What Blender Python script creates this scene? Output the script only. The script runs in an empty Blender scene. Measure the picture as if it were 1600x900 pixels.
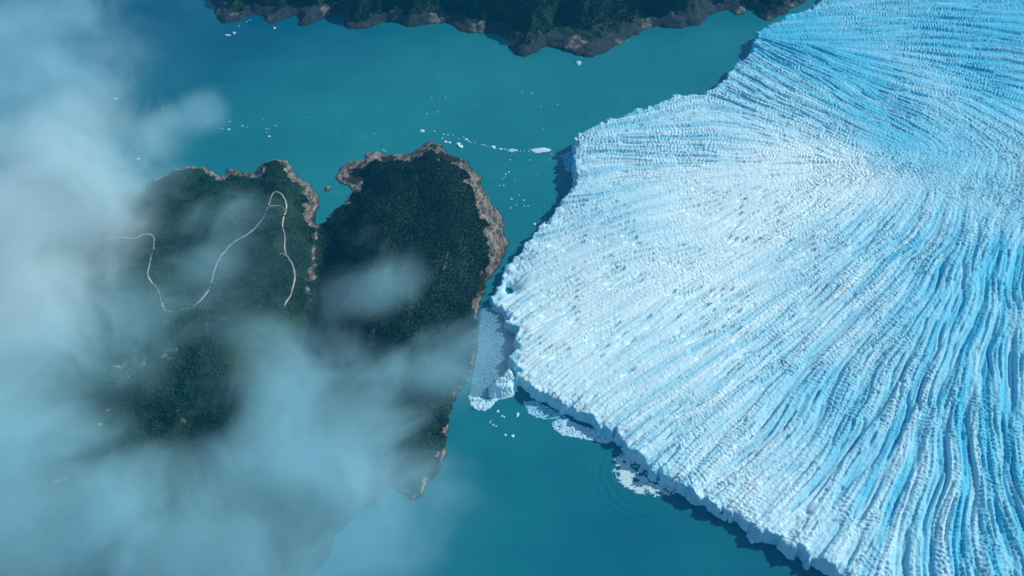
import bpy, math
import numpy as np
from mathutils import Vector

RAD = math.radians
SC = bpy.context.scene
COL = SC.collection
rng = np.random.default_rng(7)

# ------------------------------------------------------------------ camera
H, PITCH, HF = 2800.0, RAD(45), RAD(54)
TX = math.tan(HF / 2)
TY = TX * 9 / 16
cam_d = bpy.data.cameras.new('camera')
cam = bpy.data.objects.new('camera', cam_d)
COL.objects.link(cam)
cam.location = (0, 0, H)
cam.rotation_euler = (RAD(90) - PITCH, 0, 0)
cam_d.sensor_width = 36
cam_d.angle = HF
cam_d.clip_start = 5
cam_d.clip_end = 90000
SC.camera = cam

# ------------------------------------------------------------------ sky and sun
SUN_EL, SUN_AZ = RAD(35), RAD(24)      # azimuth measured from +x (picture right) towards +y (away)
world = bpy.data.worlds.new('World')
SC.world = world
world.use_nodes = True
wn = world.node_tree
sky = wn.nodes.new('ShaderNodeTexSky')
sky.sky_type = 'NISHITA'
sky.sun_disc = False
sky.sun_elevation = SUN_EL
sky.sun_rotation = RAD(90) - SUN_AZ
sky.altitude = 1500
sky.air_density = 1.0
sky.dust_density = 0.1
sky.ozone_density = 1.5
bg = wn.nodes['Background']
bg.inputs['Strength'].default_value = 0.15
wn.links.new(sky.outputs[0], bg.inputs[0])
sl = bpy.data.lights.new('sun', 'SUN')
sl.energy = 4.2
sl.angle = RAD(0.5)
sl.color = (1.0, 0.95, 0.88)
sun = bpy.data.objects.new('sun', sl)
COL.objects.link(sun)
sdir = Vector((math.cos(SUN_EL) * math.cos(SUN_AZ), math.cos(SUN_EL) * math.sin(SUN_AZ), math.sin(SUN_EL)))
sun.rotation_euler = sdir.to_track_quat('Z', 'Y').to_euler()
sun.location = (3000, 4000, 4000)
SC.view_settings.view_transform = 'Standard'
SC.view_settings.look = 'None'
SC.view_settings.gamma = 1
SC.view_settings.use_curve_mapping = False
SC.view_settings.exposure = 0.0
SC.cycles.max_bounces = 6
SC.cycles.diffuse_bounces = 4
SC.cycles.volume_bounces = 3
SC.cycles.transparent_max_bounces = 8
SC.cycles.volume_step_rate = 0.7
SC.cycles.adaptive_threshold = 0.025
SC.cycles.volume_max_steps = 256

# ------------------------------------------------------------------ picture <-> place
def P(px, py, z=0.0):
    """direction of a photo pixel met with the level z (metres above the lake)"""
    px = np.asarray(px, float); py = np.asarray(py, float)
    u = (px - 800) / 800 * TX
    v = (450 - py) / 450 * TY
    c, s = math.cos(PITCH), math.sin(PITCH)
    dx, dy, dz = u, c + v * s, -s + v * c
    t = (z - H) / dz
    return np.stack([dx * t, dy * t, np.broadcast_to(np.asarray(z, float), np.shape(t)) + 0 * t], -1)

def PP(pts, z=0.0):
    a = np.array(pts, float)
    return P(a[:, 0], a[:, 1], z)[:, :2]

# ------------------------------------------------------------------ numeric helpers
def smooth(a, b, x):
    t = np.clip((x - a) / (b - a), 0, 1)
    return t * t * (3 - 2 * t)

def vnoise(x, y, lam, seed):
    r = np.random.default_rng(seed)
    T = r.standard_normal((256, 256))
    x = x / lam + 1000.37; y = y / lam + 1000.71
    xi = np.floor(x).astype(int); yi = np.floor(y).astype(int)
    fx = x - xi; fy = y - yi
    fx = fx * fx * (3 - 2 * fx); fy = fy * fy * (3 - 2 * fy)
    g = lambda i, j: T[i & 255, j & 255]
    return (g(xi, yi) * (1 - fx) * (1 - fy) + g(xi + 1, yi) * fx * (1 - fy)
            + g(xi, yi + 1) * (1 - fx) * fy + g(xi + 1, yi + 1) * fx * fy)

def fbm(x, y, lam, seed, octs=4, gain=0.5):
    s = 0; a = 1.0
    for k in range(octs):
        s = s + a * vnoise(x + 17.3 * k, y - 9.1 * k, lam / 2 ** k, seed + k)
        a *= gain
    return s

def worley(x, y, lam, seed):
    r = np.random.default_rng(seed)
    JX = r.random((256, 256)); JY = r.random((256, 256)); HV = r.random((256, 256))
    x = x / lam + 1000; y = y / lam + 1000
    xi = np.floor(x).astype(int); yi = np.floor(y).astype(int)
    f1 = np.full(x.shape, 9.0); f2 = np.full(x.shape, 9.0); hv = np.zeros(x.shape)
    for a in (-1, 0, 1):
        for b in (-1, 0, 1):
            i = (xi + a) & 255; j = (yi + b) & 255
            d = np.hypot(xi + a + JX[i, j] - x, yi + b + JY[i, j] - y)
            near = d < f1
            f2 = np.where(near, f1, np.minimum(f2, d))
            hv = np.where(near, HV[i, j], hv)
            f1 = np.where(near, d, f1)
    return f1, f2, hv

def seg_dist(x, y, poly, closed=True):
    d = np.full(x.shape, 1e9)
    n = len(poly)
    for k in range(n if closed else n - 1):
        ax, ay = poly[k]; bx, by = poly[(k + 1) % n]
        vx, vy = bx - ax, by - ay
        L = vx * vx + vy * vy + 1e-9
        t = np.clip(((x - ax) * vx + (y - ay) * vy) / L, 0, 1)
        d = np.minimum(d, np.hypot(x - ax - t * vx, y - ay - t * vy))
    return d

def sdf(x, y, poly):
    ins = np.zeros(x.shape, bool)
    n = len(poly)
    for k in range(n):
        ax, ay = poly[k]; bx, by = poly[(k + 1) % n]
        c = (ay > y) != (by > y)
        ins ^= c & (x < (bx - ax) * (y - ay) / (by - ay + 1e-12) + ax)
    return np.where(ins, 1, -1) * seg_dist(x, y, poly)

def idw(x, y, pts, vals, power=3.0, eps=900.0):
    num = 0; den = 0
    for (ax, ay), v in zip(pts, vals):
        w = 1 / ((x - ax) ** 2 + (y - ay) ** 2 + eps) ** (power / 2)
        num = num + w * v; den = den + w
    return num / den

def grid_sample(G, x0, y0, d, x, y):
    i = np.clip((x - x0) / d, 0, G.shape[0] - 1.001); j = np.clip((y - y0) / d, 0, G.shape[1] - 1.001)
    a = i.astype(int); b = j.astype(int); fx = i - a; fy = j - b
    return (G[a, b] * (1 - fx) * (1 - fy) + G[a + 1, b] * fx * (1 - fy) + G[a, b + 1] * (1 - fx) * fy + G[a + 1, b + 1] * fx * fy)

def band_noise(shape, lam_cells, seed):
    """isotropic noise with most of its energy at one wavelength"""
    r = np.random.default_rng(seed)
    F = np.fft.rfft2(r.standard_normal(shape))
    k = np.hypot(np.fft.fftfreq(shape[0])[:, None], np.fft.rfftfreq(shape[1])[None, :])
    k0 = 1 / lam_cells
    F *= np.exp(-((k - k0) / (0.42 * k0)) ** 2)
    n = np.fft.irfft2(F, shape)
    return n / n.std()

def lic(N, DX, DY, length, d, step=None):
    """smear a noise grid along a direction field (lines without arrowheads)"""
    step = step or d
    n = max(1, int(length / 2 / step))
    I, J = np.meshgrid(np.arange(N.shape[0], dtype=float), np.arange(N.shape[1], dtype=float), indexing='ij')
    acc = N.copy(); wsum = 1.0
    for sgn in (1, -1):
        x = I.copy(); y = J.copy(); px = sgn * DX; py = sgn * DY
        for k in range(n):
            x = np.clip(x + px * step / d, 0, N.shape[0] - 1.001); y = np.clip(y + py * step / d, 0, N.shape[1] - 1.001)
            a = x.astype(int); b = y.astype(int)
            qx = DX[a, b]; qy = DY[a, b]
            s = np.where(qx * px + qy * py < 0, -1.0, 1.0)
            px = qx * s; py = qy * s
            w = 0.5 + 0.5 * math.cos(math.pi * (k + 1) / (n + 1))
            fx = x - a; fy = y - b
            acc += w * (N[a, b] * (1 - fx) * (1 - fy) + N[a + 1, b] * fx * (1 - fy) + N[a, b + 1] * (1 - fx) * fy + N[a + 1, b + 1] * fx * fy)
    return (acc - acc.mean()) / acc.std()

# ------------------------------------------------------------------ mesh helpers
def np_mesh(name, V, F, attrs=None, flat=True):
    """V (n,3), F (m,k) with k = 3 or 4, attrs {name: per-vertex floats}"""
    V = np.asarray(V, np.float32); F = np.asarray(F, np.int32)
    me = bpy.data.meshes.new(name)
    k = F.shape[1]
    me.vertices.add(len(V)); me.vertices.foreach_set('co', V.ravel())
    me.loops.add(F.size); me.loops.foreach_set('vertex_index', F.ravel())
    me.polygons.add(len(F))
    me.polygons.foreach_set('loop_start', np.arange(0, F.size, k, dtype=np.int32))
    me.polygons.foreach_set('loop_total', np.full(len(F), k, np.int32))
    me.update(calc_edges=True)
    for n, a in (attrs or {}).items():
        at = me.attributes.new(n, 'FLOAT', 'POINT')
        at.data.foreach_set('value', np.asarray(a, np.float32).ravel())
    me.polygons.foreach_set('use_smooth', np.full(len(F), not flat))
    return me

def put(name, me, mat, label=None, cat=None, group=None, kind=None, parent=None, loc=None):
    o = bpy.data.objects.new(name, me)
    COL.objects.link(o)
    if mat is not None and me is not None and not me.materials:
        me.materials.append(mat)
    if label: o['label'] = label
    if cat: o['category'] = cat
    if group: o['group'] = group
    if kind: o['kind'] = kind
    if parent: o.parent = parent
    if loc is not None: o.location = loc
    return o

def height_mesh(name, X, Y, Z, keep, attrs, flat=False):
    nx, ny = X.shape
    idx = np.arange(nx * ny).reshape(nx, ny)
    kq = keep[:-1, :-1] | keep[1:, :-1] | keep[:-1, 1:] | keep[1:, 1:]
    Q = np.stack([idx[:-1, :-1], idx[1:, :-1], idx[1:, 1:], idx[:-1, 1:]], -1)[kq]
    used = np.zeros(nx * ny, bool); used[Q.ravel()] = True
    new = np.cumsum(used) - 1
    V = np.stack([X.ravel(), Y.ravel(), Z.ravel()], -1)[used]
    return np_mesh(name, V, new[Q], {k: a.ravel()[used] for k, a in attrs.items()}, flat)

# ------------------------------------------------------------------ material helpers
class NT:
    def __init__(self, name):
        self.m = bpy.data.materials.new(name); self.m.use_nodes = True
        self.t = self.m.node_tree
        self.b = self.t.nodes.get('Principled BSDF')
        self.o = self.t.nodes.get('Material Output')
    def n(self, typ, ins=None, **props):
        nd = self.t.nodes.new(typ)
        for k, v in props.items(): setattr(nd, k, v)
        for k, v in (ins or {}).items(): self.set(nd, k, v)
        return nd
    def set(self, nd, k, v):
        s = nd.inputs[k]
        if isinstance(v, bpy.types.NodeSocket): self.t.links.new(v, s)
        elif isinstance(v, bpy.types.Node): self.t.links.new(v.outputs[0], s)
        else: s.default_value = v
    def math(self, op, a, b=0.0, clamp=False):
        return self.n('ShaderNodeMath', {0: a, 1: b}, operation=op, use_clamp=clamp).outputs[0]
    def attr(self, name): return self.n('ShaderNodeAttribute', attribute_name=name).outputs['Fac']
    def mix(self, f, a, b):
        nd = self.n('ShaderNodeMix', data_type='RGBA')
        self.set(nd, 0, f); self.set(nd, 6, a); self.set(nd, 7, b)
        return nd.outputs[2]
    def pos(self): return self.n('ShaderNodeNewGeometry').outputs['Position']
    def noise(self, scale, detail=3, vec=None, rough=0.5, dim='3D'):
        nd = self.n('ShaderNodeTexNoise', {'Scale': scale, 'Detail': detail, 'Roughness': rough})
        self.set(nd, 'Vector', vec if vec is not None else self.pos())
        return nd.outputs['Fac']
    def ramp(self, f, a, b, lo=0.0, hi=1.0):
        nd = self.n('ShaderNodeMapRange', {0: f, 1: a, 2: b, 3: lo, 4: hi}, clamp=True)
        return nd.outputs[0]
    def bump(self, h, dist, strength=1.0):
        return self.n('ShaderNodeBump', {'Height': h, 'Distance': dist, 'Strength': strength}).outputs[0]
    def prin(self, **kw):
        for k, v in kw.items(): self.set(self.b, k.replace('_', ' '), v)

def c4(r, g, b): return (r, g, b, 1.0)

# ------------------------------------------------------------------ materials
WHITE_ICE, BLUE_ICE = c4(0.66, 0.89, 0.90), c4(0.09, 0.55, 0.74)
def ice_material(name, attr=None, base=0.8):
    N = NT(name)
    f = N.attr(attr) if attr else base
    n1 = N.noise(0.010, 4); n2 = N.noise(0.07, 3)
    v = N.math('ADD', N.math('MULTIPLY', N.math('SUBTRACT', n1, 0.5), 0.35), N.math('MULTIPLY', N.math('SUBTRACT', n2, 0.5), 0.5))
    f = N.math('ADD', f, v, True)
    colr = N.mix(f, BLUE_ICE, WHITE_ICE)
    N.prin(Base_Color=colr, Roughness=0.55, IOR=1.31)
    N.set(N.b, 'Specular IOR Level', 0.25)
    N.set(N.b, 'Normal', N.bump(N.noise(0.22, 4), 1.6, 0.45))
    return N.m
M_GLACIER = ice_material('glacier_ice', 'whiteness')
M_BERG = ice_material('berg_ice', None, 0.85)
M_BRASH = ice_material('brash_ice', 'whiteness')

def rock_nodes(N, strata=True):
    p = N.pos()
    mp = N.n('ShaderNodeMapping', {'Vector': p, 'Scale': (1.0, 0.35, 2.2)})
    mp.inputs['Rotation'].default_value = (0.2, 0.0, 0.5)
    s = N.noise(0.06, 5, mp.outputs[0], 0.65)
    b = N.noise(0.02, 4)
    a = N.mix(N.ramp(s, 0.40, 0.62), c4(0.045, 0.044, 0.040), c4(0.38, 0.355, 0.285))
    wet = N.ramp(N.n('ShaderNodeSeparateXYZ', {0: p}).outputs[2], 1.2, 4.5)
    a = N.mix(N.ramp(b, 0.45, 0.7, 0, 0.45), a, c4(0.26, 0.24, 0.205))
    a = N.mix(N.ramp(N.noise(0.03, 5, rough=0.65), 0.54, 0.62, 0, 0.75), a, c4(0.035, 0.070, 0.040))
    a = N.mix(N.attr('far_shade'), a, N.mix(s, c4(0.010, 0.028, 0.032), c4(0.045, 0.075, 0.080)))  # far shore's shade, with its dark scrub, put into the rock colour
    return N.mix(wet, c4(0.035, 0.034, 0.032), a), s

N = NT('land')
rk, rs = rock_nodes(N)
g1 = N.noise(0.012, 5, rough=0.6)
grass = N.mix(N.ramp(g1, 0.35, 0.68), c4(0.004, 0.030, 0.020), c4(0.030, 0.075, 0.040))
fo = N.ramp(N.math('ADD', N.attr('forest'), N.math('MULTIPLY', N.math('SUBTRACT', N.noise(0.05, 4), 0.5), 0.7)), 0.40, 0.60)
N.prin(Base_Color=N.mix(fo, rk, grass), Roughness=0.9)
N.set(N.b, 'Specular IOR Level', 0.15)
N.set(N.b, 'Normal', N.bump(N.math('ADD', rs, N.noise(0.15, 4)), 9.0, 1.0))
M_LAND = N.m

N = NT('rock')
rk, rs = rock_nodes(N)
N.prin(Base_Color=rk, Roughness=0.9)
N.set(N.b, 'Normal', N.bump(rs, 4.0, 0.8))
M_ROCK = N.m

N = NT('foliage')
tint = N.attr('tint')
big = N.ramp(N.math('ADD', N.noise(0.006, 3), N.attr('stand_shade')), 0.38, 0.65)
f1 = N.mix(tint, c4(0.002, 0.016, 0.012), c4(0.008, 0.036, 0.022))
f2 = N.mix(tint, c4(0.005, 0.050, 0.032), c4(0.026, 0.105, 0.055))
N.prin(Base_Color=N.mix(big, f1, f2), Roughness=0.85)
N.set(N.b, 'Specular IOR Level', 0.1)
M_TREE = N.m

N = NT('gravel_road')
N.prin(Base_Color=N.mix(N.noise(0.05, 3), c4(0.30, 0.30, 0.28), c4(0.46, 0.45, 0.42)), Roughness=0.9)
M_ROAD = N.m

N = NT('foam')
N.prin(Base_Color=N.mix(N.noise(0.08, 3), c4(0.34, 0.66, 0.68), c4(0.72, 0.88, 0.86)), Roughness=0.8)
M_FOAM = N.m

N = NT('shaded_ice')
N.prin(Base_Color=N.mix(N.attr('whiteness'), c4(0.07, 0.25, 0.34), c4(0.36, 0.58, 0.66)), Roughness=0.6)  # shade and mist over the gap put into the packed ice's colour
M_SHADED_ICE = N.m

RING = P(1012, 742)
N = NT('lake_water')
wn1 = N.noise(0.0022, 4, rough=0.55)
f = N.math('ADD', N.attr('milk'), N.math('MULTIPLY', N.math('ADD', N.math('SUBTRACT', wn1, 0.5), N.math('MULTIPLY', N.math('SUBTRACT', N.noise(0.012, 5, N.n('ShaderNodeMapping', {'Vector': N.pos(), 'Scale': (0.35, 1.0, 1.0)}).outputs[0], 0.6), 0.5), 0.35)), 0.7), True)
colr = N.mix(f, c4(0.000, 0.100, 0.165), c4(0.016, 0.235, 0.245))
N.prin(Base_Color=colr, Roughness=0.22, IOR=1.333)
N.set(N.b, 'Specular IOR Level', 0.5)
p = N.pos()
d = N.n('ShaderNodeVectorMath', {0: p, 1: (float(RING[0]), float(RING[1]), 0.0)}, operation='DISTANCE').outputs['Value']
ring = N.math('SINE', N.math('MULTIPLY', N.math('ADD', d, N.math('MULTIPLY', N.noise(0.012, 3), 40.0)), 2 * math.pi / 27.0))
ring = N.math('MULTIPLY', ring, N.math('MULTIPLY', N.ramp(d, 85, 130), N.ramp(d, 260, 140)))
h = N.math('ADD', N.math('MULTIPLY', N.noise(0.06, 3), 0.5), N.math('MULTIPLY', ring, 0.75))
N.set(N.b, 'Normal', N.bump(h, 1.0, 0.5))
M_WATER = N.m

# ================================================================== THE LAKE
def axis(lo, hi, d, far):
    inner = np.arange(lo, hi + d, d)
    return np.concatenate([[lo - far, lo - far / 4, lo - far / 16], inner, [hi + far / 16, hi + far / 4, hi + far]])
X, Y = np.meshgrid(axis(-3200, 3200, 50, 32000), axis(800, 6000, 50, 32000), indexing='ij')
wp = PP([(400, 60), (250, 40), (560, 80), (480, 120), (640, 120), (560, 170), (760, 130), (900, 120), (1000, 110), (1120, 70),
         (760, 190), (650, 190), (840, 280), (520, 230), (350, 230), (200, 200), (520, 300), (820, 330), (780, 700), (860, 660),
         (950, 860), (900, 760), (1050, 850), (720, 820), (650, 860), (1180, 880)])
wv = [0.0, 0.05, 0.25, 0.5, 0.75, 0.85, 0.75, 0.65, 0.65, 0.6, 0.8, 0.85, 0.65, 0.75, 0.6, 0.3, 0.9, 0.65, 0.55, 0.55, 0.3, 0.42, 0.3, 0.45, 0.5, 0.25]
milk = idw(X, Y, wp, wv, 3.0, 14000.0)
put('lake', height_mesh('lake', X, Y, np.zeros_like(X), np.ones(X.shape, bool), {'milk': milk}), M_WATER, kind='structure')

# ================================================================== THE GLACIER
front = [(1330, -90), (1300, -25), (1282, 3), (1235, 25), (1196, 40), (1179, 50), (1175, 75), (1168, 90), (1150, 97), (1135, 115), (1128, 128),
         (1110, 140), (1095, 148), (1055, 150), (1035, 160), (1000, 174), (975, 182), (940, 195), (908, 208), (898, 222), (893, 245),
         (897, 270), (893, 295), (880, 310), (862, 335), (840, 355), (820, 380), (800, 400), (786, 410), (775, 435), (765, 455), (764, 470),
         (780, 478), (792, 490), (803, 510), (806, 525), (800, 548), (801, 572), (812, 592), (830, 605), (860, 622), (900, 645),
         (950, 675), (985, 702), (1020, 730), (1060, 757), (1100, 778), (1140, 802), (1175, 818), (1210, 838), (1260, 867), (1300, 891),
         (1350, 930), (1500, 1010), (1750, 1100)]
GP = list(map(tuple, PP(front, 52.0)))
GP += [(3600, 1300), (3600, 5900), (GP[0][0], 5900)]
gx0, gx1, gy0, gy1 = -250.0, 3250.0, 1250.0, 5750.0

# direction of the long ridges: photo position and slant on the picture, in degrees
dirs = [(850, 550, 35), (900, 610, 28), (1000, 600, 30), (1000, 480, 29), (1150, 480, 32), (1250, 550, 36), (1100, 700, 38), (1200, 780, 44), (1300, 650, 45),
        (1400, 550, 50), (1250, 840, 52), (1320, 860, 68), (1400, 800, 76), (1430, 700, 72), (1450, 870, 100), (1480, 700, 88), (1560, 850, 118),
        (1550, 700, 104), (1600, 560, 92), (1560, 450, 80), (1500, 500, 66), (1500, 400, 60), (1580, 300, 72), (1350, 400, 42), (1300, 340, 33), (1200, 380, 30),
        (1100, 400, 25), (950, 400, 18), (930, 320, 14), (1060, 320, 14), (1200, 290, 10), (1000, 250, -4), (1050, 185, 14), (1150, 205, -6), (1250, 215, -28), (1330, 220, -24),
        (1400, 200, -26), (1300, 130, -30), (1200, 120, -36), (1450, 150, -16), (1500, 60, -3), (1400, 40, 2), (1300, 30, 8), (1590, 120, -10), (1550, 210, -36), (1480, 300, 62), (1400, 300, 44)]
dp, dv = [], []
for px, py, a in dirs:
    e = 4.0
    q = P([px - e * math.cos(RAD(a)), px + e * math.cos(RAD(a))], [py + e * math.sin(RAD(a)), py - e * math.sin(RAD(a))], 80.0)
    v = q[1] - q[0]
    th = math.atan2(v[1], v[0])
    dp.append((q[0, 0] / 2 + q[1, 0] / 2, q[0, 1] / 2 + q[1, 1] / 2)); dv.append((math.cos(2 * th), math.sin(2 * th)))
dv = np.array(dv)

def direction_grid(d):
    gx, gy = np.meshgrid(np.arange(gx0, gx1 + d, d), np.arange(gy0, gy1 + d, d), indexing='ij')
    wx = gx + 60 * vnoise(gx, gy, 420, 3); wy = gy + 60 * vnoise(gx, gy, 420, 4)
    C = idw(wx, wy, dp, dv[:, 0], 3.4, 20000.0); S = idw(wx, wy, dp, dv[:, 1], 3.4, 20000.0)
    th = 0.5 * np.arctan2(S, C) + 0.10 * vnoise(gx, gy, 160, 5)
    return gx, gy, np.cos(th), np.sin(th)

D1, D2 = 7.0, 3.5
g1x, g1y, c1, s1 = direction_grid(D1)
L_big = lic(band_noise(c1.shape, 84 / D1, 11), c1, s1, 430, D1)
L_mid = lic(band_noise(c1.shape, 62 / D1, 12), c1, s1, 380, D1)
L_fol = lic(band_noise(c1.shape, 80 / D1, 19), c1, s1, 900, D1)
g2x, g2y, c2, s2 = direction_grid(D2)
L_fine = lic(band_noise(c1.shape, 44 / D1, 13), c1, s1, 300, D1)
L_cross = lic(band_noise(c2.shape, 30 / D2, 14), -s2, c2, 55, D2)
L_hair = lic(band_noise(c2.shape, 20 / D2, 15), c2, s2, 150, D2)

yr = [1300.0]
while yr[-1] < 5650: yr.append(yr[-1] + 3.1 + 3.6 * (yr[-1] - 1300) / 4300)
X, Y = np.meshgrid(np.arange(-230, 3200, 3.2), np.array(yr), indexing='ij')
# keep only the ground that the picture (and a step to the side) can see
X = X + 0.6 * rng.standard_normal(X.shape); Y = Y + 0.6 * rng.standard_normal(Y.shape)
see = X < 0.57 * (Y * 0.707 + 2000) * 0.98 + 260
sd = sdf(X, Y, GP)
sd = sd + 7 * vnoise(X, Y, 46, 21) + 5 * vnoise(X, Y, 19, 22) + 2.5 * vnoise(X, Y, 9, 23)
sb = grid_sample(L_big, gx0, gy0, D1, X, Y); sm = grid_sample(L_mid, gx0, gy0, D1, X, Y)
sf = grid_sample(L_fine, gx0, gy0, D1, X, Y); sx = grid_sample(L_cross, gx0, gy0, D2, X, Y)
sh = grid_sample(L_hair, gx0, gy0, D2, X, Y)

def line_dist(G, d, x, y):
    """metres to the nearest zero line of a smeared noise grid"""
    gx_, gy_ = np.gradient(G, d)
    g = np.hypot(gx_, gy_)
    gm = g.mean()
    return grid_sample(np.abs(G) / (g + 0.3 * gm) + 20 * (1 - smooth(0.2, 0.6, g / gm)), gx0, gy0, d, x, y)
dm = line_dist(L_mid, D1, X, Y); dm2 = line_dist(L_mid - 1.1, D1, X, Y); df = line_dist(L_fine, D1, X, Y); dx_ = line_dist(L_cross, D2, X, Y); db = line_dist(L_big + 0.75, D1, X, Y)

ap = PP([(850, 550), (1000, 480), (1000, 600), (1150, 480), (1250, 560), (1300, 700), (1450, 700), (1550, 600), (1550, 850), (1300, 850), (1150, 780), (1500, 420),
         (1350, 400), (1200, 380), (1100, 330), (950, 300), (1000, 200), (1150, 150), (1250, 220), (1400, 180), (1400, 60), (1550, 80), (1560, 250), (930, 420), (1450, 265), (1370, 290), (1420, 245), (1500, 270), (1560, 300), (1490, 225), (1400, 275)], 80)
#            big  mid  fine cross
aw = np.array([(.25, 1.0, .75, .12), (.2, 1.05, .7, .08), (.3, 1.1, .75, .15), (.35, 1.1, .8, .22), (.65, .8, .8, .9), (.75, .7, .8, 1.3), (.8, .6, .85, 1.2), (.8, .6, .85, 1.3),
      (.8, .6, .85, 1.1), (.65, .6, .75, 1.4), (.5, .7, .75, 1.1), (.65, .5, .75, 1.6), (.6, .8, .8, 1.0), (.35, 1.0, .75, .2), (.3, .8, .75, .25), (.25, .6, .75, .6),
      (.2, .6, .7, .9), (.3, .5, .7, 1.1), (.25, .4, .7, .9), (.25, .4, .65, .9), (.55, .45, .55, 1.0), (.55, .45, .55, 1.0), (.25, .15, .3, 1.7), (.2, .8, .7, .2), (.06, .08, .08, 1.5), (.12, .3, .35, 1.0),
      (.06, .08, .08, 1.4), (.06, .08, .08, 1.6), (.25, .1, .25, 1.8), (.08, .1, .1, 1.4), (.06, .08, .08, 1.4)])
Ab, Am, Af, Ac = (idw(X, Y, ap, aw[:, k], 3.0, 14000.0) for k in range(4))

cl_p = PP([(1200, 40), (1100, 140), (900, 220), (900, 290), (830, 360), (780, 430), (790, 470), (805, 530), (830, 605), (950, 675), (1100, 778), (1300, 890)], 58)
cliff = idw(X, Y, cl_p, [62, 66, 70, 68, 56, 34, 30, 46, 46, 47, 48, 50], 3)
base = cliff + 46 * (1 - np.exp(-np.maximum(sd, 0) / 900)) + 6 * fbm(X, Y, 600, 31, 2)
crack = lambda s, w: np.clip(1 - np.abs(s) / w, 0, 1) ** 0.8
patch = smooth(-0.9, 0.9, vnoise(X, Y, 210, 41) + 0.6 * vnoise(X, Y, 90, 42))
f1, f2, hv = worley(X + 6 * vnoise(X, Y, 25, 51), Y + 6 * vnoise(X, Y, 25, 52), 13, 53)
blocks = smooth(0.02, 0.24, f2 - f1) * (0.6 + 0.8 * hv)
Z = base
Z = Z + Ab * (10 * np.tanh(1.4 * sb + 0.45) - 7 * crack(db, 4.5))
ridge = smooth(-0.9, 0.1, sb * Ab)
broken = smooth(-0.2, 0.7, vnoise(X, Y, 120, 43) + 0.5 * vnoise(X, Y, 50, 44))
Z = Z - Am * (22 * crack(dm, 6.4) * (0.12 + 1.0 * broken) + 4 * crack(dm2, 3.0) * (1 - broken))
Z = Z + Af * (1.8 * np.clip(sh, -1.8, 1.8) - 9.5 * crack(df, 4.0) * (0.25 + 0.85 * patch))
Z = Z - Ac * (6.5 * crack(dx_, 3.0)) * (0.15 + 1.0 * patch) * (0.25 + 0.75 * ridge)
Z = Z + (0.05 + 0.95 * Ac) * 1.9 * (blocks - 0.6) * (0.3 + 0.7 * ridge)
Z = Z + 0.35 * vnoise(X, Y, 7, 61)
# the broken edge: taller, looser towers towards the fronts
edge = np.exp(-np.maximum(sd, 0) / 38)
Z = Z + edge * (4.5 * vnoise(X, Y, 26, 71) + 2.5 * vnoise(X, Y, 12, 72) - 3)
# the pit with the open hole near the rock point
hx, hy = P(795, 453, 10)[:2]
hr = np.hypot((X - hx) / 17, (Y - hy) / 24) + 0.12 * vnoise(X, Y, 12, 73)
pit = np.exp(-(np.hypot((X - hx - 12) / 34, (Y - hy + 4) / 40)) ** 2)
Z = Z * (1 - 0.72 * pit)
Z = np.where(hr < 1, np.minimum(Z, -8), Z)
face = np.clip(sd / 9.0 + 0.10 * vnoise(X, Y, 14, 74), 0, 1)
Z = np.where(sd < 9, np.minimum(Z, -12 + (Z + 12) * face ** 0.75), Z)
Z = np.where(sd <= 0, -12, Z)
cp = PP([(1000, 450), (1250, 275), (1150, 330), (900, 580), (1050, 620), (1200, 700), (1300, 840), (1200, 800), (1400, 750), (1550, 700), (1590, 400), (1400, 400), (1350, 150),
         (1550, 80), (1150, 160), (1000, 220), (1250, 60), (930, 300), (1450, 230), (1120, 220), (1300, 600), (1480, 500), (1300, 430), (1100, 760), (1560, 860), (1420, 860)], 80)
cv = [1.00, 1.40, 1.25, .90, .80, .52, .64, .72, .34, .10, .06, .36, .02, .02, .34, .55, .06, .62, .14, .50, .44, .18, .66, .74, .12, .36]  # regional mix of blue and white ice, whitest mid-glacier, bluest to the right
whiteness = idw(X, Y, cp, cv, 3.0, 14000.0) + 0.10 * vnoise(X, Y, 300, 81) + Af * 0.05 * np.clip(sf, -2, 2) + Ab * 0.09 * np.clip(sb, -1.5, 1.5) + np.minimum(Af, 1) * 0.15 * np.clip(grid_sample(L_fol, gx0, gy0, D1, X, Y), -2, 2)   # foliation bands; big ridges whiter, troughs bluer
whiteness = np.where(sd < 16, np.minimum(whiteness, 0.42 + 0.12 * vnoise(X, Y, 25, 82)), whiteness)      # freshly calved faces are bluer
put('glacier', height_mesh('glacier', X, Y, Z, (sd > -1) & see, {'whiteness': whiteness}, flat=False), M_GLACIER,
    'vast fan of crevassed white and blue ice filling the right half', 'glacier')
del f1, f2, hv, blocks, pit, hr, face, edge

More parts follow.
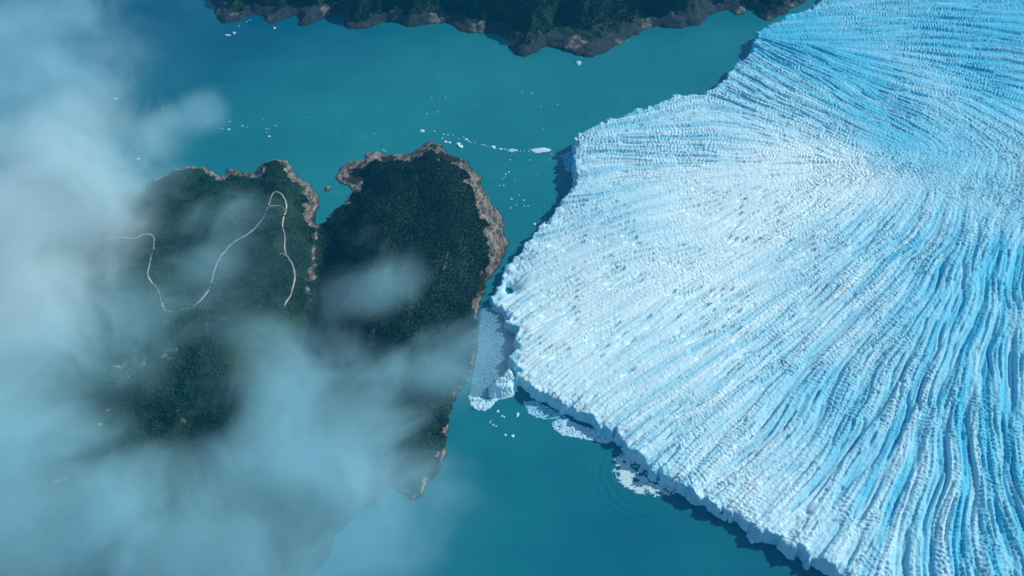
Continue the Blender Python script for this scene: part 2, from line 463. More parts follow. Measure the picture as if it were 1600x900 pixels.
# ================================================================== THE LAND
def trees(name, mask_fn, hfun, x0, x1, y0, y1, spacing, label, seed, size=(2.8, 5.4)):
    r = np.random.default_rng(seed)
    gx, gy = np.meshgrid(np.arange(x0, x1, spacing), np.arange(y0, y1, spacing), indexing='ij')
    x = (gx + r.uniform(-.5, .5, gx.shape) * spacing).ravel(); y = (gy + r.uniform(-.5, .5, gx.shape) * spacing).ravel()
    k = mask_fn(x, y) > r.random(len(x)); x, y = x[k], y[k]
    z = hfun(x, y)
    n = len(x)
    S = 5
    R = r.uniform(*size, n); Ht = R * r.uniform(0.8, 1.5, n); a0 = r.uniform(0, 6.28, n)
    ang = np.arange(S) * 2 * math.pi / S
    rings = []
    for zr, rr, off in ((0.1, 1.0, 0), (0.75, 0.68, 0.5)):
        a = a0[:, None] + ang[None] + off
        q = rr * R[:, None] * r.uniform(0.7, 1.25, (n, S))
        rings.append(np.stack([x[:, None] + q * np.cos(a), y[:, None] + q * np.sin(a), z[:, None] + zr * Ht[:, None] * r.uniform(0.8, 1.15, (n, S))], -1))
    top = np.stack([x, y, z + 1.1 * Ht], -1)[:, None]
    V = np.concatenate(rings + [top], 1)
    f = []
    for i in range(S):
        a, b = i, (i + 1) % S
        f += [(a, b, b + S), (a, b + S, a + S), (a + S, b + S, 2 * S)]
    F = (np.array(f)[None] + (np.arange(n) * (2 * S + 1))[:, None, None]).reshape(-1, 3)
    tint = np.repeat(r.random(n) * (1.0 if name == 'forest' else 0.35), 2 * S + 1)  # far crowns: darker tint range painting in the slope's shade
    vx = np.interp(y, [v[1] for v in VAL][::-1], [v[0] for v in VAL][::-1])
    stand_shade = np.repeat(np.where((x < vx) & (name == 'forest'), 0.06, -0.30), 2 * S + 1)  # darker stand east of the valley; far forest's shade put into leaf colour
    return put(name, np_mesh(name, V.reshape(-1, 3), F, {'tint': tint, 'stand_shade': stand_shade}, flat=True), M_TREE, label, 'forest', kind='stuff'), n

shore = [(-180, 300), (60, 312), (150, 302), (205, 300), (228, 285), (255, 275), (270, 266), (290, 260), (320, 262), (335, 272), (348, 274), (353, 263), (362, 262), (385, 270),
         (399, 272), (402, 258), (418, 254), (440, 248), (455, 255), (462, 268), (475, 280), (490, 295), (497, 308), (495, 320), (493, 335), (497, 347), (505, 346), (515, 335), (535, 318),
         (551, 298), (545, 290), (532, 288), (525, 285), (522, 280), (532, 262), (548, 252), (566, 250), (575, 240), (590, 237), (605, 242), (620, 240), (640, 240), (655, 232),
         (665, 222), (675, 219), (688, 226), (698, 238), (712, 246), (725, 250), (740, 262), (752, 285), (762, 305), (775, 328), (785, 340), (790, 365), (793, 385), (790, 400),
         (780, 415), (770, 430), (760, 450), (752, 470), (747, 490), (745, 520), (742, 550), (738, 570), (725, 600), (712, 620), (703, 650), (700, 680), (697, 710), (692, 730),
         (682, 745), (668, 760), (658, 772), (645, 778), (632, 772), (615, 768), (605, 765), (590, 785), (560, 800), (520, 850), (480, 920), (400, 1000), (200, 1080), (-300, 1100), (-400, 500)]
SP = list(map(tuple, PP(shore, 0)))
# hills: picture place, height, radii along x and y in metres
hills = [(585, 370, 75, 130, 260), (590, 480, 80, 150, 240), (445, 370, 50, 90, 200), (690, 330, 40, 170, 260), (700, 430, 70, 150, 260), (640, 300, 35, 200, 180), (620, 520, 60, 190, 260), (650, 640, 40, 90, 260),
         (430, 330, 28, 150, 180), (380, 400, 45, 260, 220), (300, 340, 30, 200, 160), (300, 560, 120, 330, 170), (360, 620, 90, 180, 200), (150, 640, 110, 300, 200), (180, 450, 60, 260, 250),
         (400, 720, 60, 250, 250), (60, 820, 130, 400, 300)]
HP = [(tuple(P(a, b)[:2]), h, rx, ry) for a, b, h, rx, ry in hills]
VAL = list(map(tuple, PP([(499, 345), (503, 400), (495, 470), (470, 560), (450, 660), (500, 780)], 0)))

STRIP = list(map(tuple, PP([(497, 330), (494, 352), (491, 388), (487, 424), (481, 462), (474, 490)], 25)))
road_px = [[(150, 374), (170, 374), (195, 370), (208, 375), (220, 368), (230, 365), (241, 367), (241, 387), (233, 417), (230, 433), (248, 453), (253, 473), (258, 487), (267, 488),
            (290, 483), (310, 473), (328, 453), (333, 433), (336, 417), (347, 397), (363, 380), (393, 363), (413, 340), (421, 320), (425, 303), (432, 299), (440, 303), (447, 313),
            (448, 327), (444, 340), (441, 355), (446, 368), (444, 387), (448, 400), (458, 413), (462, 433), (457, 453), (449, 470), (445, 478)],
           [(421, 323), (436, 321), (443, 324), (447, 333)],
           [(437, 397), (443, 396), (448, 401)], [(700, 395), (697, 412), (693, 425)]]

def land_h(x, y):
    s = sdf(x, y, SP)
    s = s + 6 * vnoise(x, y, 60, 101) + 4 * vnoise(x, y, 24, 102) + 2 * vnoise(x, y, 11, 110)
    z = 20 * (1 - np.exp(-np.maximum(s, 0) / 45)) + 0.03 * np.maximum(s, 0)
    for (ax, ay), h, rx, ry in HP:
        z = z + h * np.exp(-((x - ax) / rx) ** 2 - ((y - ay) / ry) ** 2) * smooth(10, 200, s)
    vd = seg_dist(x, y, VAL, False)
    z = z * (1 - 0.85 * np.exp(-(vd / 75) ** 2))
    rough = smooth(0, 40, s)
    z = z + rough * (9 * fbm(x, y, 210, 113, 2) + 6 * fbm(x, y, 90, 103, 4) + 2.0 * np.abs(vnoise(x, y, 22, 104)))
    # stepped rock near the water
    st = z + 3 * vnoise(x, y, 35, 105)
    z = np.where(s < 110, z + 2.2 * np.sin(st / 3.2) * smooth(0, 12, s), z)
    return np.where(s < 0, np.maximum(s * 0.6, -8), np.maximum(z, 0.6)), s

band_pts = PP([(230, 290), (300, 275), (380, 280), (420, 262), (460, 275), (495, 330), (490, 400), (530, 285), (580, 262), (620, 258), (672, 235), (700, 255), (740, 290), (770, 350), (785, 390),
               (760, 440), (745, 520), (720, 610), (700, 660), (690, 720), (650, 770), (560, 330), (500, 450), (-50, 330), (520, 840)])
band_val = [40, 52, 40, 45, 48, 42, 26, 45, 62, 60, 62, 60, 62, 82, 80, 34, 4, 2, 8, 12, 14, 8, 4, 40, -30]
bare = [(P(a, b, 60)[:2], r) for a, b, r in [(345, 525, 20), (338, 545, 16), (205, 605, 24), (235, 597, 20), (215, 612, 18), (275, 590, 16), (250, 600, 14), (175, 675, 12), (280, 575, 10), (583, 538, 15), (586, 549, 9),
                                          (290, 675, 9), (60, 775, 18), (110, 770, 15)]]
def forest_mask(x, y, s):
    bw = idw(x, y, band_pts, band_val, 3)
    f = smooth(-12, 12, s - bw + 14 * vnoise(x, y, 55, 106) + 7 * vnoise(x, y, 20, 107))
    n = 10 * vnoise(x, y, 18, 108)
    st = np.exp(-(seg_dist(x, y, STRIP, False) / (20 + 7 * vnoise(x, y, 70, 124))) ** 2)
    f = f * (1 - st * (0.62 + 0.35 * vnoise(x, y, 22, 125)).clip(0, 0.95))
    for (ax, ay), r in bare:
        d = np.hypot(x - ax, (y - ay)) + n
        f = f * (0.30 + 0.70 * smooth(r * 0.3, r * 1.5, d + 0.7 * n))
    return f

def on_land(px, py, hf):
    z = np.zeros(len(px))
    for _ in range(8):
        q = P(px, py, z); z = 0.4 * z + 0.6 * np.maximum(hf(q[:, 0], q[:, 1])[0], 0)
    return P(px, py, z)

def resample(p, d):
    p = np.asarray(p, float)
    # smooth the corners, then space the points evenly
    for _ in range(3):
        q = [p[0]]
        for a, b in zip(p[:-1], p[1:]): q += [a * .75 + b * .25, a * .25 + b * .75]
        p = np.array(q + [p[-1]])
    L = np.concatenate([[0], np.cumsum(np.hypot(*(np.diff(p[:, :2], axis=0).T)))])
    t = np.arange(0, L[-1], d)
    return np.stack([np.interp(t, L, p[:, k]) for k in range(p.shape[1])], -1)

roads = []
for rp in road_px:
    a = np.array(rp, float)
    q = on_land(a[:, 0], a[:, 1], land_h)
    roads.append(resample(q[:, :2], 7.0))

lx0, lx1, ly0, ly1 = -3300.0, 60.0, 1200.0, 3900.0
X, Y = np.meshgrid(np.arange(lx0, lx1, 6.0), np.arange(ly0, ly1, 6.0), indexing='ij')
X = X + rng.uniform(-1.2, 1.2, X.shape); Y = Y + rng.uniform(-1.2, 1.2, Y.shape)
Zl, S = land_h(X, Y)
fm = forest_mask(X, Y, S)
rdist = np.minimum.reduce([seg_dist(X, Y, r, False) for r in roads])
see = (np.abs(X) < 0.51 * (Y * 0.707 + 2000) * 1.0 + 250)
put('peninsula', height_mesh('peninsula', X, Y, Zl, (S > -14) & see, {'forest': fm}), M_LAND, kind='structure')

def land_hz(x, y): return land_h(x, y)[0]
def forest_fn(x, y):
    z, s = land_h(x, y)
    f = forest_mask(x, y, s)
    vx = np.interp(y, [v[1] for v in VAL][::-1], [v[0] for v in VAL][::-1])
    f = f * np.where(x < vx, smooth(-0.75, -0.05, vnoise(x, y, 150, 121) + 0.6 * vnoise(x, y, 60, 122) + 0.3 * vnoise(x, y, 25, 123)), 1.0)
    rd = np.minimum.reduce([seg_dist(x, y, r, False) for r in roads[:3]])
    f = f * smooth(2.2, 5.6, rd - 0.5 + 4.0 * vnoise(x, y, 40, 109))
    inview = (np.abs(x) < 0.51 * (y * 0.707 + 2000) + 120)
    return f * inview
trees('forest', forest_fn, land_hz, -2700, 60, 1500, 3800, 7.6, 'dark green southern beech forest covering the two peninsulas', 201)

for i, r in enumerate(roads):
    r = np.asarray(r)
    t = np.gradient(r, axis=0); t /= np.linalg.norm(t, axis=1)[:, None] + 1e-9
    nrm = np.stack([-t[:, 1], t[:, 0]], -1)
    w = [2.0, 1.9, 1.5, 1.3][i] * (1 + 0.25 * vnoise(r[:, 0], r[:, 1], 30, 111))
    rows = []
    for q in (-1, -.33, .33, 1):
        p = r + nrm * (w * q)[:, None]
        rows.append(np.stack([p[:, 0], p[:, 1], land_hz(p[:, 0], p[:, 1]) + 1.3], -1))
    top = np.stack(rows, 1); n = len(r)
    bot = top.copy(); bot[:, :, 2] -= 4
    V = np.concatenate([top, bot], 1).reshape(-1, 3)
    F = []
    for k in range(n - 1):
        a, b = k * 8, (k + 1) * 8
        for j in range(3): F.append((a + j, a + j + 1, b + j + 1, b + j))
        F.append((a + 4, a, b, b + 4)); F.append((a + 3, a + 7, b + 7, b + 3))
    put(['road', 'road', 'path', 'path'][i], np_mesh('road', V, F), M_ROAD, kind='structure')

# ------------------------------------------------------------------ the far shore
far = [(330, -10), (336, 18), (340, 30), (350, 38), (375, 30), (395, 22), (410, 24), (420, 36), (428, 36), (450, 28), (465, 24), (468, 40), (478, 40), (500, 32), (534, 19), (538, 40), (545, 44), (560, 45),
       (580, 40), (605, 34), (622, 34), (628, 40), (640, 42), (665, 38), (690, 36), (705, 38), (720, 48), (750, 52), (775, 53), (790, 62), (798, 66), (797, 74), (806, 84), (820, 87), (840, 82),
       (855, 73), (870, 77), (900, 86), (925, 87), (945, 82), (970, 70), (1010, 45), (1030, 42), (1060, 45), (1090, 40), (1105, 28), (1125, 18), (1140, 16), (1150, 22), (1160, 24), (1168, 14),
       (1180, 18), (1198, 34), (1240, 14), (1300, -20), (1420, -120), (1000, -260), (500, -260), (320, -120)]
FP = list(map(tuple, PP(far, 0)))
fb_pts = PP([(350, 20), (430, 25), (485, 28), (550, 36), (590, 38), (640, 30), (680, 28), (740, 45), (800, 70), (840, 70), (900, 65), (940, 60), (1000, 40), (1050, 30), (1090, 20), (1150, 10), (1220, 5)])
def far_h(x, y):
    s = sdf(x, y, FP)
    s = s + 7 * vnoise(x, y, 70, 301) + 5 * vnoise(x, y, 26, 302)
    bench = idw(x, y, fb_pts, [70, 70, 70, 30, 50, 40, 60, 80, 40, 60, 200, 200, 120, 40, 30, 60, 60], 3)
    p = np.maximum(s, 0)
    z = 26 * (1 - np.exp(-p / 28)) + 0.10 * p + 210 * (1 - np.exp(-1.5 * np.maximum(p - bench, 0) * smooth(0, 80, p - bench) / 210))
    z = z + smooth(0, 60, s) * (9 * fbm(x, y, 190, 303, 4) + 3 * np.abs(vnoise(x, y, 28, 304)))
    st = z + 4 * vnoise(x, y, 40, 305)
    z = np.where(s < 90, z + 2.6 * np.sin(st / 3.6) * smooth(0, 12, s), z)
    return np.where(s < 0, np.maximum(s * 0.6, -8), np.maximum(z, 0.6)), s
def far_mask(x, y, s):
    bw = idw(x, y, fb_pts, [75, 80, 75, 55, 60, 55, 45, 55, 70, 50, 110, 110, 70, 72, 80, 60, 40], 3)
    return smooth(-14, 14, s - bw + 18 * vnoise(x, y, 60, 306) + 8 * vnoise(x, y, 22, 307))
X, Y = np.meshgrid(np.arange(-1900, 2000, 8.0), np.arange(4250, 6700, 8.0), indexing='ij')
X = X + rng.uniform(-1.6, 1.6, X.shape); Y = Y + rng.uniform(-1.6, 1.6, Y.shape)
Zf, S = far_h(X, Y)
put('far_shore', height_mesh('far_shore', X, Y, Zf, S > -14, {'forest': far_mask(X, Y, S), 'far_shade': 0.96 - 0.75 * smooth(0.5, 1.2, vnoise(X, Y, 75, 331) + 0.5 * vnoise(X, Y, 30, 332))}), M_LAND, kind='structure')  # shade painted over the far rock, broken by lit tan patches
def far_forest(x, y):
    z, s = far_h(x, y)
    scrub = idw(x, y, fb_pts, [.5, .5, .6, 1, 1, .9, .4, .3, 1, .9, .12, .12, .9, 1, 1, 1, 1], 3)
    return far_mask(x, y, s) * np.where(s > 170, 1.0, scrub)
trees('far_forest', far_forest, lambda x, y: far_h(x, y)[0], -1900, 1900, 4300, 5350, 9.0, 'dark forested slope along the far shore at the top', 202, (3.4, 6.2))

# ================================================================== ROCKS AND ICE AFLOAT
def lump(name, rx, ry, rz, seed, sub=3, rough=0.28, sink=0.3):
    """one irregular chunk, flat-shaded, its waterline at z = 0"""
    import bmesh
    bm = bmesh.new(); bmesh.ops.create_icosphere(bm, subdivisions=sub, radius=1.0)
    V = np.array([v.co for v in bm.verts]); F = np.array([[v.index for v in f.verts] for f in bm.faces]); bm.free()
    r = np.random.default_rng(seed)
    k = 1 + rough * (0.7 * vnoise(V[:, 0] + V[:, 2] * .7, V[:, 1] + V[:, 2] * .5, 0.7, seed) + 0.4 * vnoise(V[:, 0] - V[:, 2], V[:, 1] * 1.1, 0.32, seed + 1)) + 0.05 * r.standard_normal(len(V))
    V = V * k[:, None]
    V[:, 2] = np.maximum(V[:, 2], -sink)
    V = V * np.array([rx, ry, rz])
    return np_mesh(name, V, F, flat=True)

# ---- rocks
def place_rock(px, py, wx, wy, hz, seed, label, group=None, mat=None):
    q = P(px, py)
    return put('rock', lump('rock', wx, wy, hz, seed), mat or M_ROCK, label, 'rock', group, loc=(q[0], q[1], 0))
place_rock(513, 296, 13, 15, 9, 401, 'small dark rock islet in the cove mouth between the two peninsulas')
place_rock(597, 227, 3.6, 4, 3, 402, 'tiny dark rock just off the middle peninsula\'s north shore')
place_rock(698, 235, 3.4, 4, 3, 403, 'tiny dark rock right of the middle peninsula\'s pointed tip')

# ---- single bergs and floes: photo place, half sizes in metres (x, y), height, label
BG = 'bergs and floes afloat on the lake'
big = [
 (904, 99, 13, 16, 9, 'lone white iceberg in open water below the far shore bench'),
 (845, 235, 46, 15, 4, 'long flat white floe nearest the glacier in the drifting line'),
 (801, 235, 21, 10, 5, 'second largest white floe left of the long flat floe'),
 (771, 230, 11, 11, 6, 'rounded white floe midway along the drifting line'),
 (720, 229, 11, 12, 7, 'white iceberg at the near end of a touching pair off the peninsula point'),
 (716, 225, 9, 9, 5, 'smaller white iceberg at the far end of a touching pair off the point'),
 (696, 222, 8, 7, 4, 'left half of a broken white floe off the peninsula point'),
 (702, 223, 8, 6, 4, 'right half of a broken white floe off the peninsula point'),
 (660, 205, 10, 9, 4, 'white floe farthest left in the drifting line, above the peninsula point'),
 (728, 218, 8, 7, 4, 'small white floe at the upper bend of the drifting line'),
 (356, 55, 17, 8, 4, 'low elongated white berg near the far shore\'s left end'),
 (366, 52, 9, 10, 8, 'white iceberg touching the right end of a low elongated berg'),
 (429, 44, 6, 7, 4, 'small white berg by the far shore\'s second rocky point'),
 (181, 154, 8, 7, 4, 'lone small white berg in the upper left beside thin cloud'),
 (215, 249, 9, 7, 4, 'small white berg at the cloud edge left of the west peninsula'),
 (358, 202, 7, 6, 3, 'brightest small berg of the scatter above the west peninsula'),
 (421, 213, 7, 6, 3, 'lowest small berg of the cluster above the west peninsula'),
 (1076, 778, 7, 9, 8, 'small white berg at the shadow edge right of the foam'),
 (801, 681, 6, 6, 4, 'lone white berg in open water below the collapsed ice'),
 (809, 648, 5, 9, 3, 'thin upright sliver of ice below the collapsed ice'),
 (778, 643, 5, 5, 3, 'small round ice lump below the collapsed ice heap'),
 (799, 311, 5, 5, 3, 'small white berg between the middle peninsula and the ice front'),
 (835, 350, 6, 6, 3, 'small white berg in the shadow edge near the rock channel'),
]
for i, (px, py, rx, ry, hz, lab) in enumerate(big):
    q = P(px, py)
    put('iceberg' if hz > 4 else 'ice_floe', lump('ice', rx, ry, hz, 500 + 3 * i, 3), M_BERG, lab, 'iceberg' if hz > 4 else 'ice floe', BG, loc=(q[0], q[1], 0))
# small ice, one object each
protos = [lump('ice_bit', 1, 1, 0.6, 700 + 5 * k, 1, 0.35) for k in range(6)]
for m in protos: m.materials.append(M_BERG)
def bits(pts, lab, grp, lo=2.2, hi=4.2, seed=0):
    r = np.random.default_rng(seed)
    for px, py in pts:
        q = P(px, py); s = r.uniform(lo, hi)
        o = put('ice_bit', protos[r.integers(6)], None, lab, 'ice bit', grp, loc=(q[0], q[1], 0))
        o.scale = (s * r.uniform(.8, 1.5), s * r.uniform(.8, 1.4), s)
        o.rotation_euler = (0, 0, r.uniform(0, 6.28))
rr = np.random.default_rng(31)
line = [(753, 226), (757, 227), (762, 229), (765, 230), (779, 232), (783, 233), (788, 233), (791, 234), (808, 236), (813, 236), (819, 236), (826, 236), (862, 241), (866, 244), (872, 245), (877, 244), (881, 241), (733, 221),
        (736, 223), (742, 225), (724, 214), (708, 211), (691, 216), (693, 210), (700, 211), (679, 205), (717, 217)]
bits(line, 'tiny white ice bit strung along the drifting line of floes', 'ice bits along the drifting line', 2.2, 4.6, 1)
sc1 = [(412, 187), (416, 201), (417, 207), (429, 196), (432, 197), (379, 197), (386, 199), (359, 190), (343, 200), (347, 201), (363, 204), (327, 191), (316, 195), (312, 201), (284, 193), (278, 177), (255, 169), (314, 198), (483, 184), (527, 208), (420, 202)]
bits(sc1, 'tiny white ice speck scattered above the west peninsula', 'ice specks above the west peninsula', 2.0, 3.6, 2)
sc2 = [(571, 213), (585, 209), (633, 211), (599, 234), (602, 236), (675, 153), (683, 175), (696, 152), (747, 164), (845, 167), (871, 163), (849, 202), (667, 178), (687, 121), (816, 144), (831, 146), (912, 145), (973, 160), (925, 180), (982, 63)]
bits(sc2, 'tiny white ice speck alone in the open upper channel', 'ice specks in the open upper channel', 1.8, 3.2, 3)
sc3 = [(790, 272), (788, 277), (785, 280), (795, 269), (805, 281), (806, 285), (787, 290), (780, 290), (839, 273), (811, 305), (807, 320), (798, 325), (819, 322), (825, 322), (851, 323), (818, 313), (797, 250), (828, 250), (852, 341), (847, 344), (862, 306), (858, 250)]
bits(sc3, 'tiny white ice speck between the middle peninsula and glacier', 'ice specks beside the ice front', 1.8, 3.6, 4)
sc4 = [(386, 34), (389, 32), (373, 41), (392, 31)]
bits(sc4, 'tiny white ice speck right under the far shore\'s leftmost rocks', 'ice specks under the leftmost rocks', 2.0, 3.6, 5)
bits([(78, 151), (58, 173), (75, 174)], 'tiny white ice speck under thin cloud near the upper left edge', 'ice specks under thin cloud', 2.0, 3.6, 8)
sc5 = [(766, 660), (771, 664), (768, 657), (785, 650), (788, 652), (752, 636), (790, 680), (775, 666), (1087, 778), (1091, 782), (1216, 852), (1219, 856), (1226, 861), (1232, 866), (1238, 868)]
bits(sc5, 'tiny white ice bit below the shadowed southern ice front', 'ice bits below the southern front', 2.0, 4.4, 6)

# ---- brash: uncounted small ice packed against the fronts
def brash(name, poly_px, n, lo, hi, label, cat, seed, white_range=(0.3, 0.9), flatness=0.35, mat=None, keep=None, z=0.0):
    r = np.random.default_rng(seed)
    poly = PP(poly_px)
    a, b = poly.min(0), poly.max(0)
    q = r.uniform(a, b, (n * 4, 2))
    k = sdf(q[:, 0], q[:, 1], list(map(tuple, poly))) > 0
    q = q[k][:n]
    if keep is not None: q = q[keep(q[:, 0], q[:, 1], r) > r.random(len(q))]
    m = len(q); S = 6
    R = lo * (hi / lo) ** (r.random(m) ** 2.2)
    ang = np.arange(S) * 2 * math.pi / S + r.uniform(0, 6.28, m)[:, None] + r.uniform(-.3, .3, (m, S))
    rad = R[:, None] * r.uniform(.6, 1.2, (m, S))
    t = R * flatness * r.uniform(.5, 1.5, m)
    lowr = np.stack([q[:, 0, None] + rad * np.cos(ang), q[:, 1, None] + rad * np.sin(ang), np.full((m, S), z - 0.4)], -1)
    upr = np.stack([q[:, 0, None] + .72 * rad * np.cos(ang), q[:, 1, None] + .72 * rad * np.sin(ang), z + t[:, None] * r.uniform(.7, 1.2, (m, S))], -1)
    top = np.stack([q[:, 0], q[:, 1], z + t * 1.2], -1)[:, None]
    V = np.concatenate([lowr, upr, top], 1)
    f = []
    for i in range(S):
        j = (i + 1) % S
        f += [(i, j, S + j), (i, S + j, S + i), (S + i, S + j, 2 * S)]
    F = (np.array(f)[None] + (np.arange(m) * (2 * S + 1))[:, None, None]).reshape(-1, 3)
    cr = np.repeat(r.uniform(*white_range, m), 2 * S + 1)
    return put(name, np_mesh(name, V.reshape(-1, 3), F, {'whiteness': cr}), mat or M_BRASH, label, cat, kind='stuff')

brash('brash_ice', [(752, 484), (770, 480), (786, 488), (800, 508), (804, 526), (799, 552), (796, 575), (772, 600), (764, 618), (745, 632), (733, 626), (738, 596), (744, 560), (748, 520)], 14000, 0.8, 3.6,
      'pale blue packed ice filling the gap between peninsula and glacier', 'brash ice', 801, (0.1, 0.5), 0.18, M_SHADED_ICE)
brash('brash_ice', [(733, 618), (748, 622), (765, 624), (775, 622), (772, 632), (760, 640), (748, 642), (736, 634)], 420, 2, 9, 'white broken ice at the foot of the collapsed heap', 'brash ice', 802, (0.6, 1.0), 0.5)
brash('brash_ice', [(818, 628), (835, 626), (862, 640), (890, 655), (884, 662), (868, 655), (850, 655), (838, 652), (825, 645)], 1300, 1.2, 5.5,
      'grey blue loose ice apron under the front\'s western end', 'brash ice', 803, (0.1, 0.7), 0.35)
brash('brash_ice', [(862, 660), (880, 655), (900, 662), (930, 672), (958, 686), (948, 694), (925, 688), (900, 684), (878, 680), (864, 668)], 1700, 1.4, 6.5,
      'white drifting ice raft in front of the southern front', 'brash ice', 804, (0.5, 1.0), 0.35)
brash('brash_ice', [(1168, 822), (1180, 824), (1206, 840), (1202, 847), (1188, 846), (1174, 848), (1168, 838)], 700, 1.4, 7, 'fallen ice heap in the southern front\'s shadow', 'brash ice', 805, (0.3, 0.9), 0.5)
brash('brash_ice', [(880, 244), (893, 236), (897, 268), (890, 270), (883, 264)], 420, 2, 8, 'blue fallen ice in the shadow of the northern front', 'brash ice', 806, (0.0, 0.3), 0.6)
fcx, fcy = P(1020, 734)[:2]
def foam_keep(x, y, r):
    d = np.hypot((x - fcx) / 100, (y - fcy) / 82)
    rag = 0.22 * vnoise(x, y, 30, 91) + 0.12 * vnoise(x, y, 12, 92)
    ring = smooth(0.42, 0.62, d + 0.8 * rag) * smooth(1.22, 1.05, d + 0.6 * rag)
    lace = (np.abs(vnoise(x, y, 20, 93) + 0.4 * vnoise(x, y, 9, 95)) < 0.12) * (d < 1.3) * 0.9
    holes = (vnoise(x, y, 16, 94) > -1.0)
    return np.maximum(ring * holes, lace)
brash('foam', [(955, 690), (975, 690), (1000, 708), (1025, 730), (1055, 750), (1085, 766), (1070, 782), (1040, 790), (1005, 790), (975, 776), (958, 745), (950, 715)], 20000, 1.2, 4.2,
      'white foam ring from a fresh ice fall at the southern front', 'foam', 807, (0.5, 1.0), 0.12, M_FOAM, foam_keep)

# ---- the collapsed heap at the western corner of the southern front
HEAP = list(map(tuple, PP([(764, 604), (772, 594), (781, 588), (790, 577), (797, 571), (803, 580), (812, 596), (806, 616), (790, 621), (772, 624), (763, 618)], 10)))
xs = [v[0] for v in HEAP]; ys = [v[1] for v in HEAP]
X, Y = np.meshgrid(np.arange(min(xs) - 8, max(xs) + 8, 2.4), np.arange(min(ys) - 8, max(ys) + 8, 2.4), indexing='ij')
X = X + rng.uniform(-.6, .6, X.shape); Y = Y + rng.uniform(-.6, .6, Y.shape)
s = sdf(X, Y, HEAP) + 3 * vnoise(X, Y, 16, 601)
f1, f2, hv = worley(X, Y, 11, 602)
Zh = 36 * smooth(-2, 30, s) + (smooth(0, .4, f2 - f1) * 9 * (0.5 + hv) + 4 * vnoise(X, Y, 18, 603)) * smooth(0, 12, s)
Zh = np.where(s < 0, -3, Zh)
put('ice_heap', height_mesh('ice_heap', X, Y, Zh, s > -1, {'whiteness': 0.95 + 0.2 * vnoise(X, Y, 20, 604)}, True), M_BRASH,
    'collapsed heap of jumbled white ice at the glacier\'s western corner', 'ice heap')

# ================================================================== LOW CLOUD
def cloud_material(name, dens, noise_amt, cut, scale, col):
    N = NT(name)
    N.t.nodes.remove(N.b)
    oc = N.n('ShaderNodeTexCoord').outputs['Object']
    p = N.pos()
    mp = N.n('ShaderNodeMapping', {'Vector': N.n('ShaderNodeVectorRotate', {'Vector': p, 'Angle': RAD(-52)}, rotation_type='Z_AXIS').outputs[0], 'Scale': (0.9, 1.05, 1.0)})
    r = N.n('ShaderNodeVectorMath', {0: oc}, operation='LENGTH').outputs['Value']
    n1 = N.noise(scale, 5, mp.outputs[0], 0.60)
    n1.node.inputs['Distortion'].default_value = 0.6
    m = N.math('SUBTRACT', 1.0, N.math('POWER', r, 1.4))
    q = N.math('ADD', m, N.math('MULTIPLY', N.math('SUBTRACT', n1, 0.5), noise_amt))
    q = N.math('MULTIPLY', N.math('POWER', N.ramp(q, cut, 1.0 + cut), 1.35), N.ramp(r, 1.0, 0.45))
    v = N.n('ShaderNodeVolumePrincipled', {'Color': col, 'Anisotropy': 0.0, 'Density': N.math('MULTIPLY', q, dens)})
    N.t.links.new(v.outputs[0], N.o.inputs['Volume'])
    return N.m
def cloud_box(name):
    import bmesh
    bm = bmesh.new(); bmesh.ops.create_icosphere(bm, subdivisions=3, radius=1.02)
    me = bpy.data.meshes.new(name); bm.to_mesh(me); bm.free()
    return me
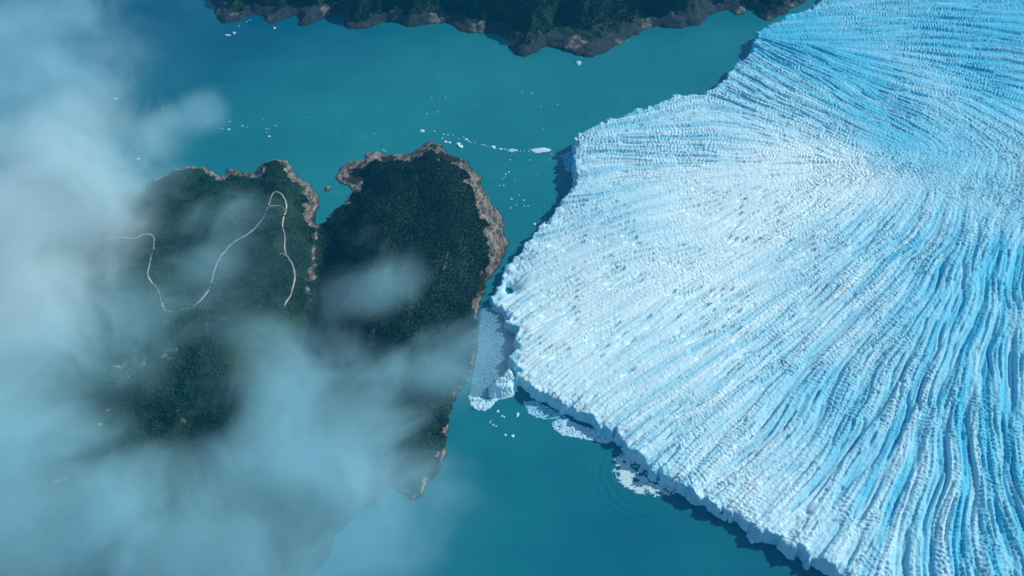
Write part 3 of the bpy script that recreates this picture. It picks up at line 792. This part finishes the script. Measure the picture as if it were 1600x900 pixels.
cl = [  # photo place, half width px, half height px, level, half thickness, density, noise, cut, slant
 (0, 400, 260, 310, 650, 230, .0190, 2.0, .10, 0, 'thick white cloud bank along the left edge'),
 (0, 110, 330, 240, 700, 190, .0040, 2.4, .16, 10, 'thin veil of cloud in the upper left corner'),
 (180, 250, 190, 100, 650, 120, .0065, 2.5, .18, 10, 'soft cloud tongue left of the west peninsula\'s north shore'),
 (315, 172, 90, 46, 600, 60, .0070, 3.0, .28, 35, 'small stray cloud wisp over the upper lake'),
 (0, 680, 260, 270, 650, 200, .0080, 2.3, .16, 20, 'cloud bank in the lower left over the forest'),
 (400, 850, 420, 220, 650, 200, .0065, 2.2, .08, 10, 'broad cloud bank along the bottom of the picture'),
 (500, 640, 190, 230, 620, 160, .0085, 2.5, .16, 50, 'rising cloud plume over the foot of the west peninsula'),
 (230, 760, 210, 140, 600, 130, .0055, 2.6, .16, 30, 'cloud tongue over the forest in the lower left'),
 (180, 490, 140, 170, 600, 120, .0055, 3.0, .24, 40, 'ragged cloud shreds over the road\'s lower bend'),
 (580, 445, 120, 95, 560, 90, .0075, 2.5, .24, -40, 'small cloud puff over the middle peninsula\'s dark forest'),
 (700, 560, 130, 140, 560, 90, .0080, 3.0, .24, -60, 'thin cloud drifting over the peninsula and packed ice'),
 (690, 765, 130, 60, 560, 60, .0070, 3.0, .28, -20, 'faint cloud wisp over the water right of the rocky tip'),
 (350, 340, 100, 75, 560, 60, .0055, 3.0, .30, 0, 'faint cloud puff over the road loop'),
 (560, 372, 90, 50, 560, 50, .0055, 3.0, .30, -30, 'faint cloud wisp over the cove side of the middle peninsula'),
 (50, 880, 250, 150, 600, 130, .0045, 2.0, .10, 0, 'low cloud filling the bottom left corner'),
 (350, 430, 230, 170, 500, 70, .0011, 1.6, .10, 20, 'thin even mist veiling the whole west peninsula'),
 (300, 430, 130, 90, 560, 60, .0055, 3.0, .28, 30, 'faint cloud shred inside the road\'s bend'),
]
for i, (px, py, wx, wy, z, hz, dn, na, cut, rot, lab) in enumerate(cl):
    c = P(px, py, z)
    a = P(px + wx, py, z); b = P(px, py - wy, z)
    o = put('cloud', cloud_box('cloud'), cloud_material('cloud_vapour', dn, na, cut, 0.0042, c4(0.80, 0.985, 1.0) if i == 0 else c4(0.58, 0.94, 1.0)), lab, 'cloud', 'low clouds', kind='stuff')
    o.location = c
    o.scale = (a[0] - c[0], b[1] - c[1], hz)
    o.rotation_euler = (0, 0, RAD(rot))

# ================================================================== THE AIR
N = NT('air')
N.t.nodes.remove(N.b)
v = N.n('ShaderNodeVolumePrincipled', {'Color': c4(0.02, 0.42, 0.78), 'Anisotropy': 0.0, 'Density': 1.7e-5})
N.t.links.new(v.outputs[0], N.o.inputs['Volume'])
hb = [(x, y, z) for z in (-14.0, 2900.0) for x, y in ((-42000, -42000), (42000, -42000), (42000, 46000), (-42000, 46000))]
put('haze', np_mesh('haze', hb, [(0, 3, 2, 1), (4, 5, 6, 7), (0, 1, 5, 4), (1, 2, 6, 5), (2, 3, 7, 6), (3, 0, 4, 7)]), N.m, kind='stuff')
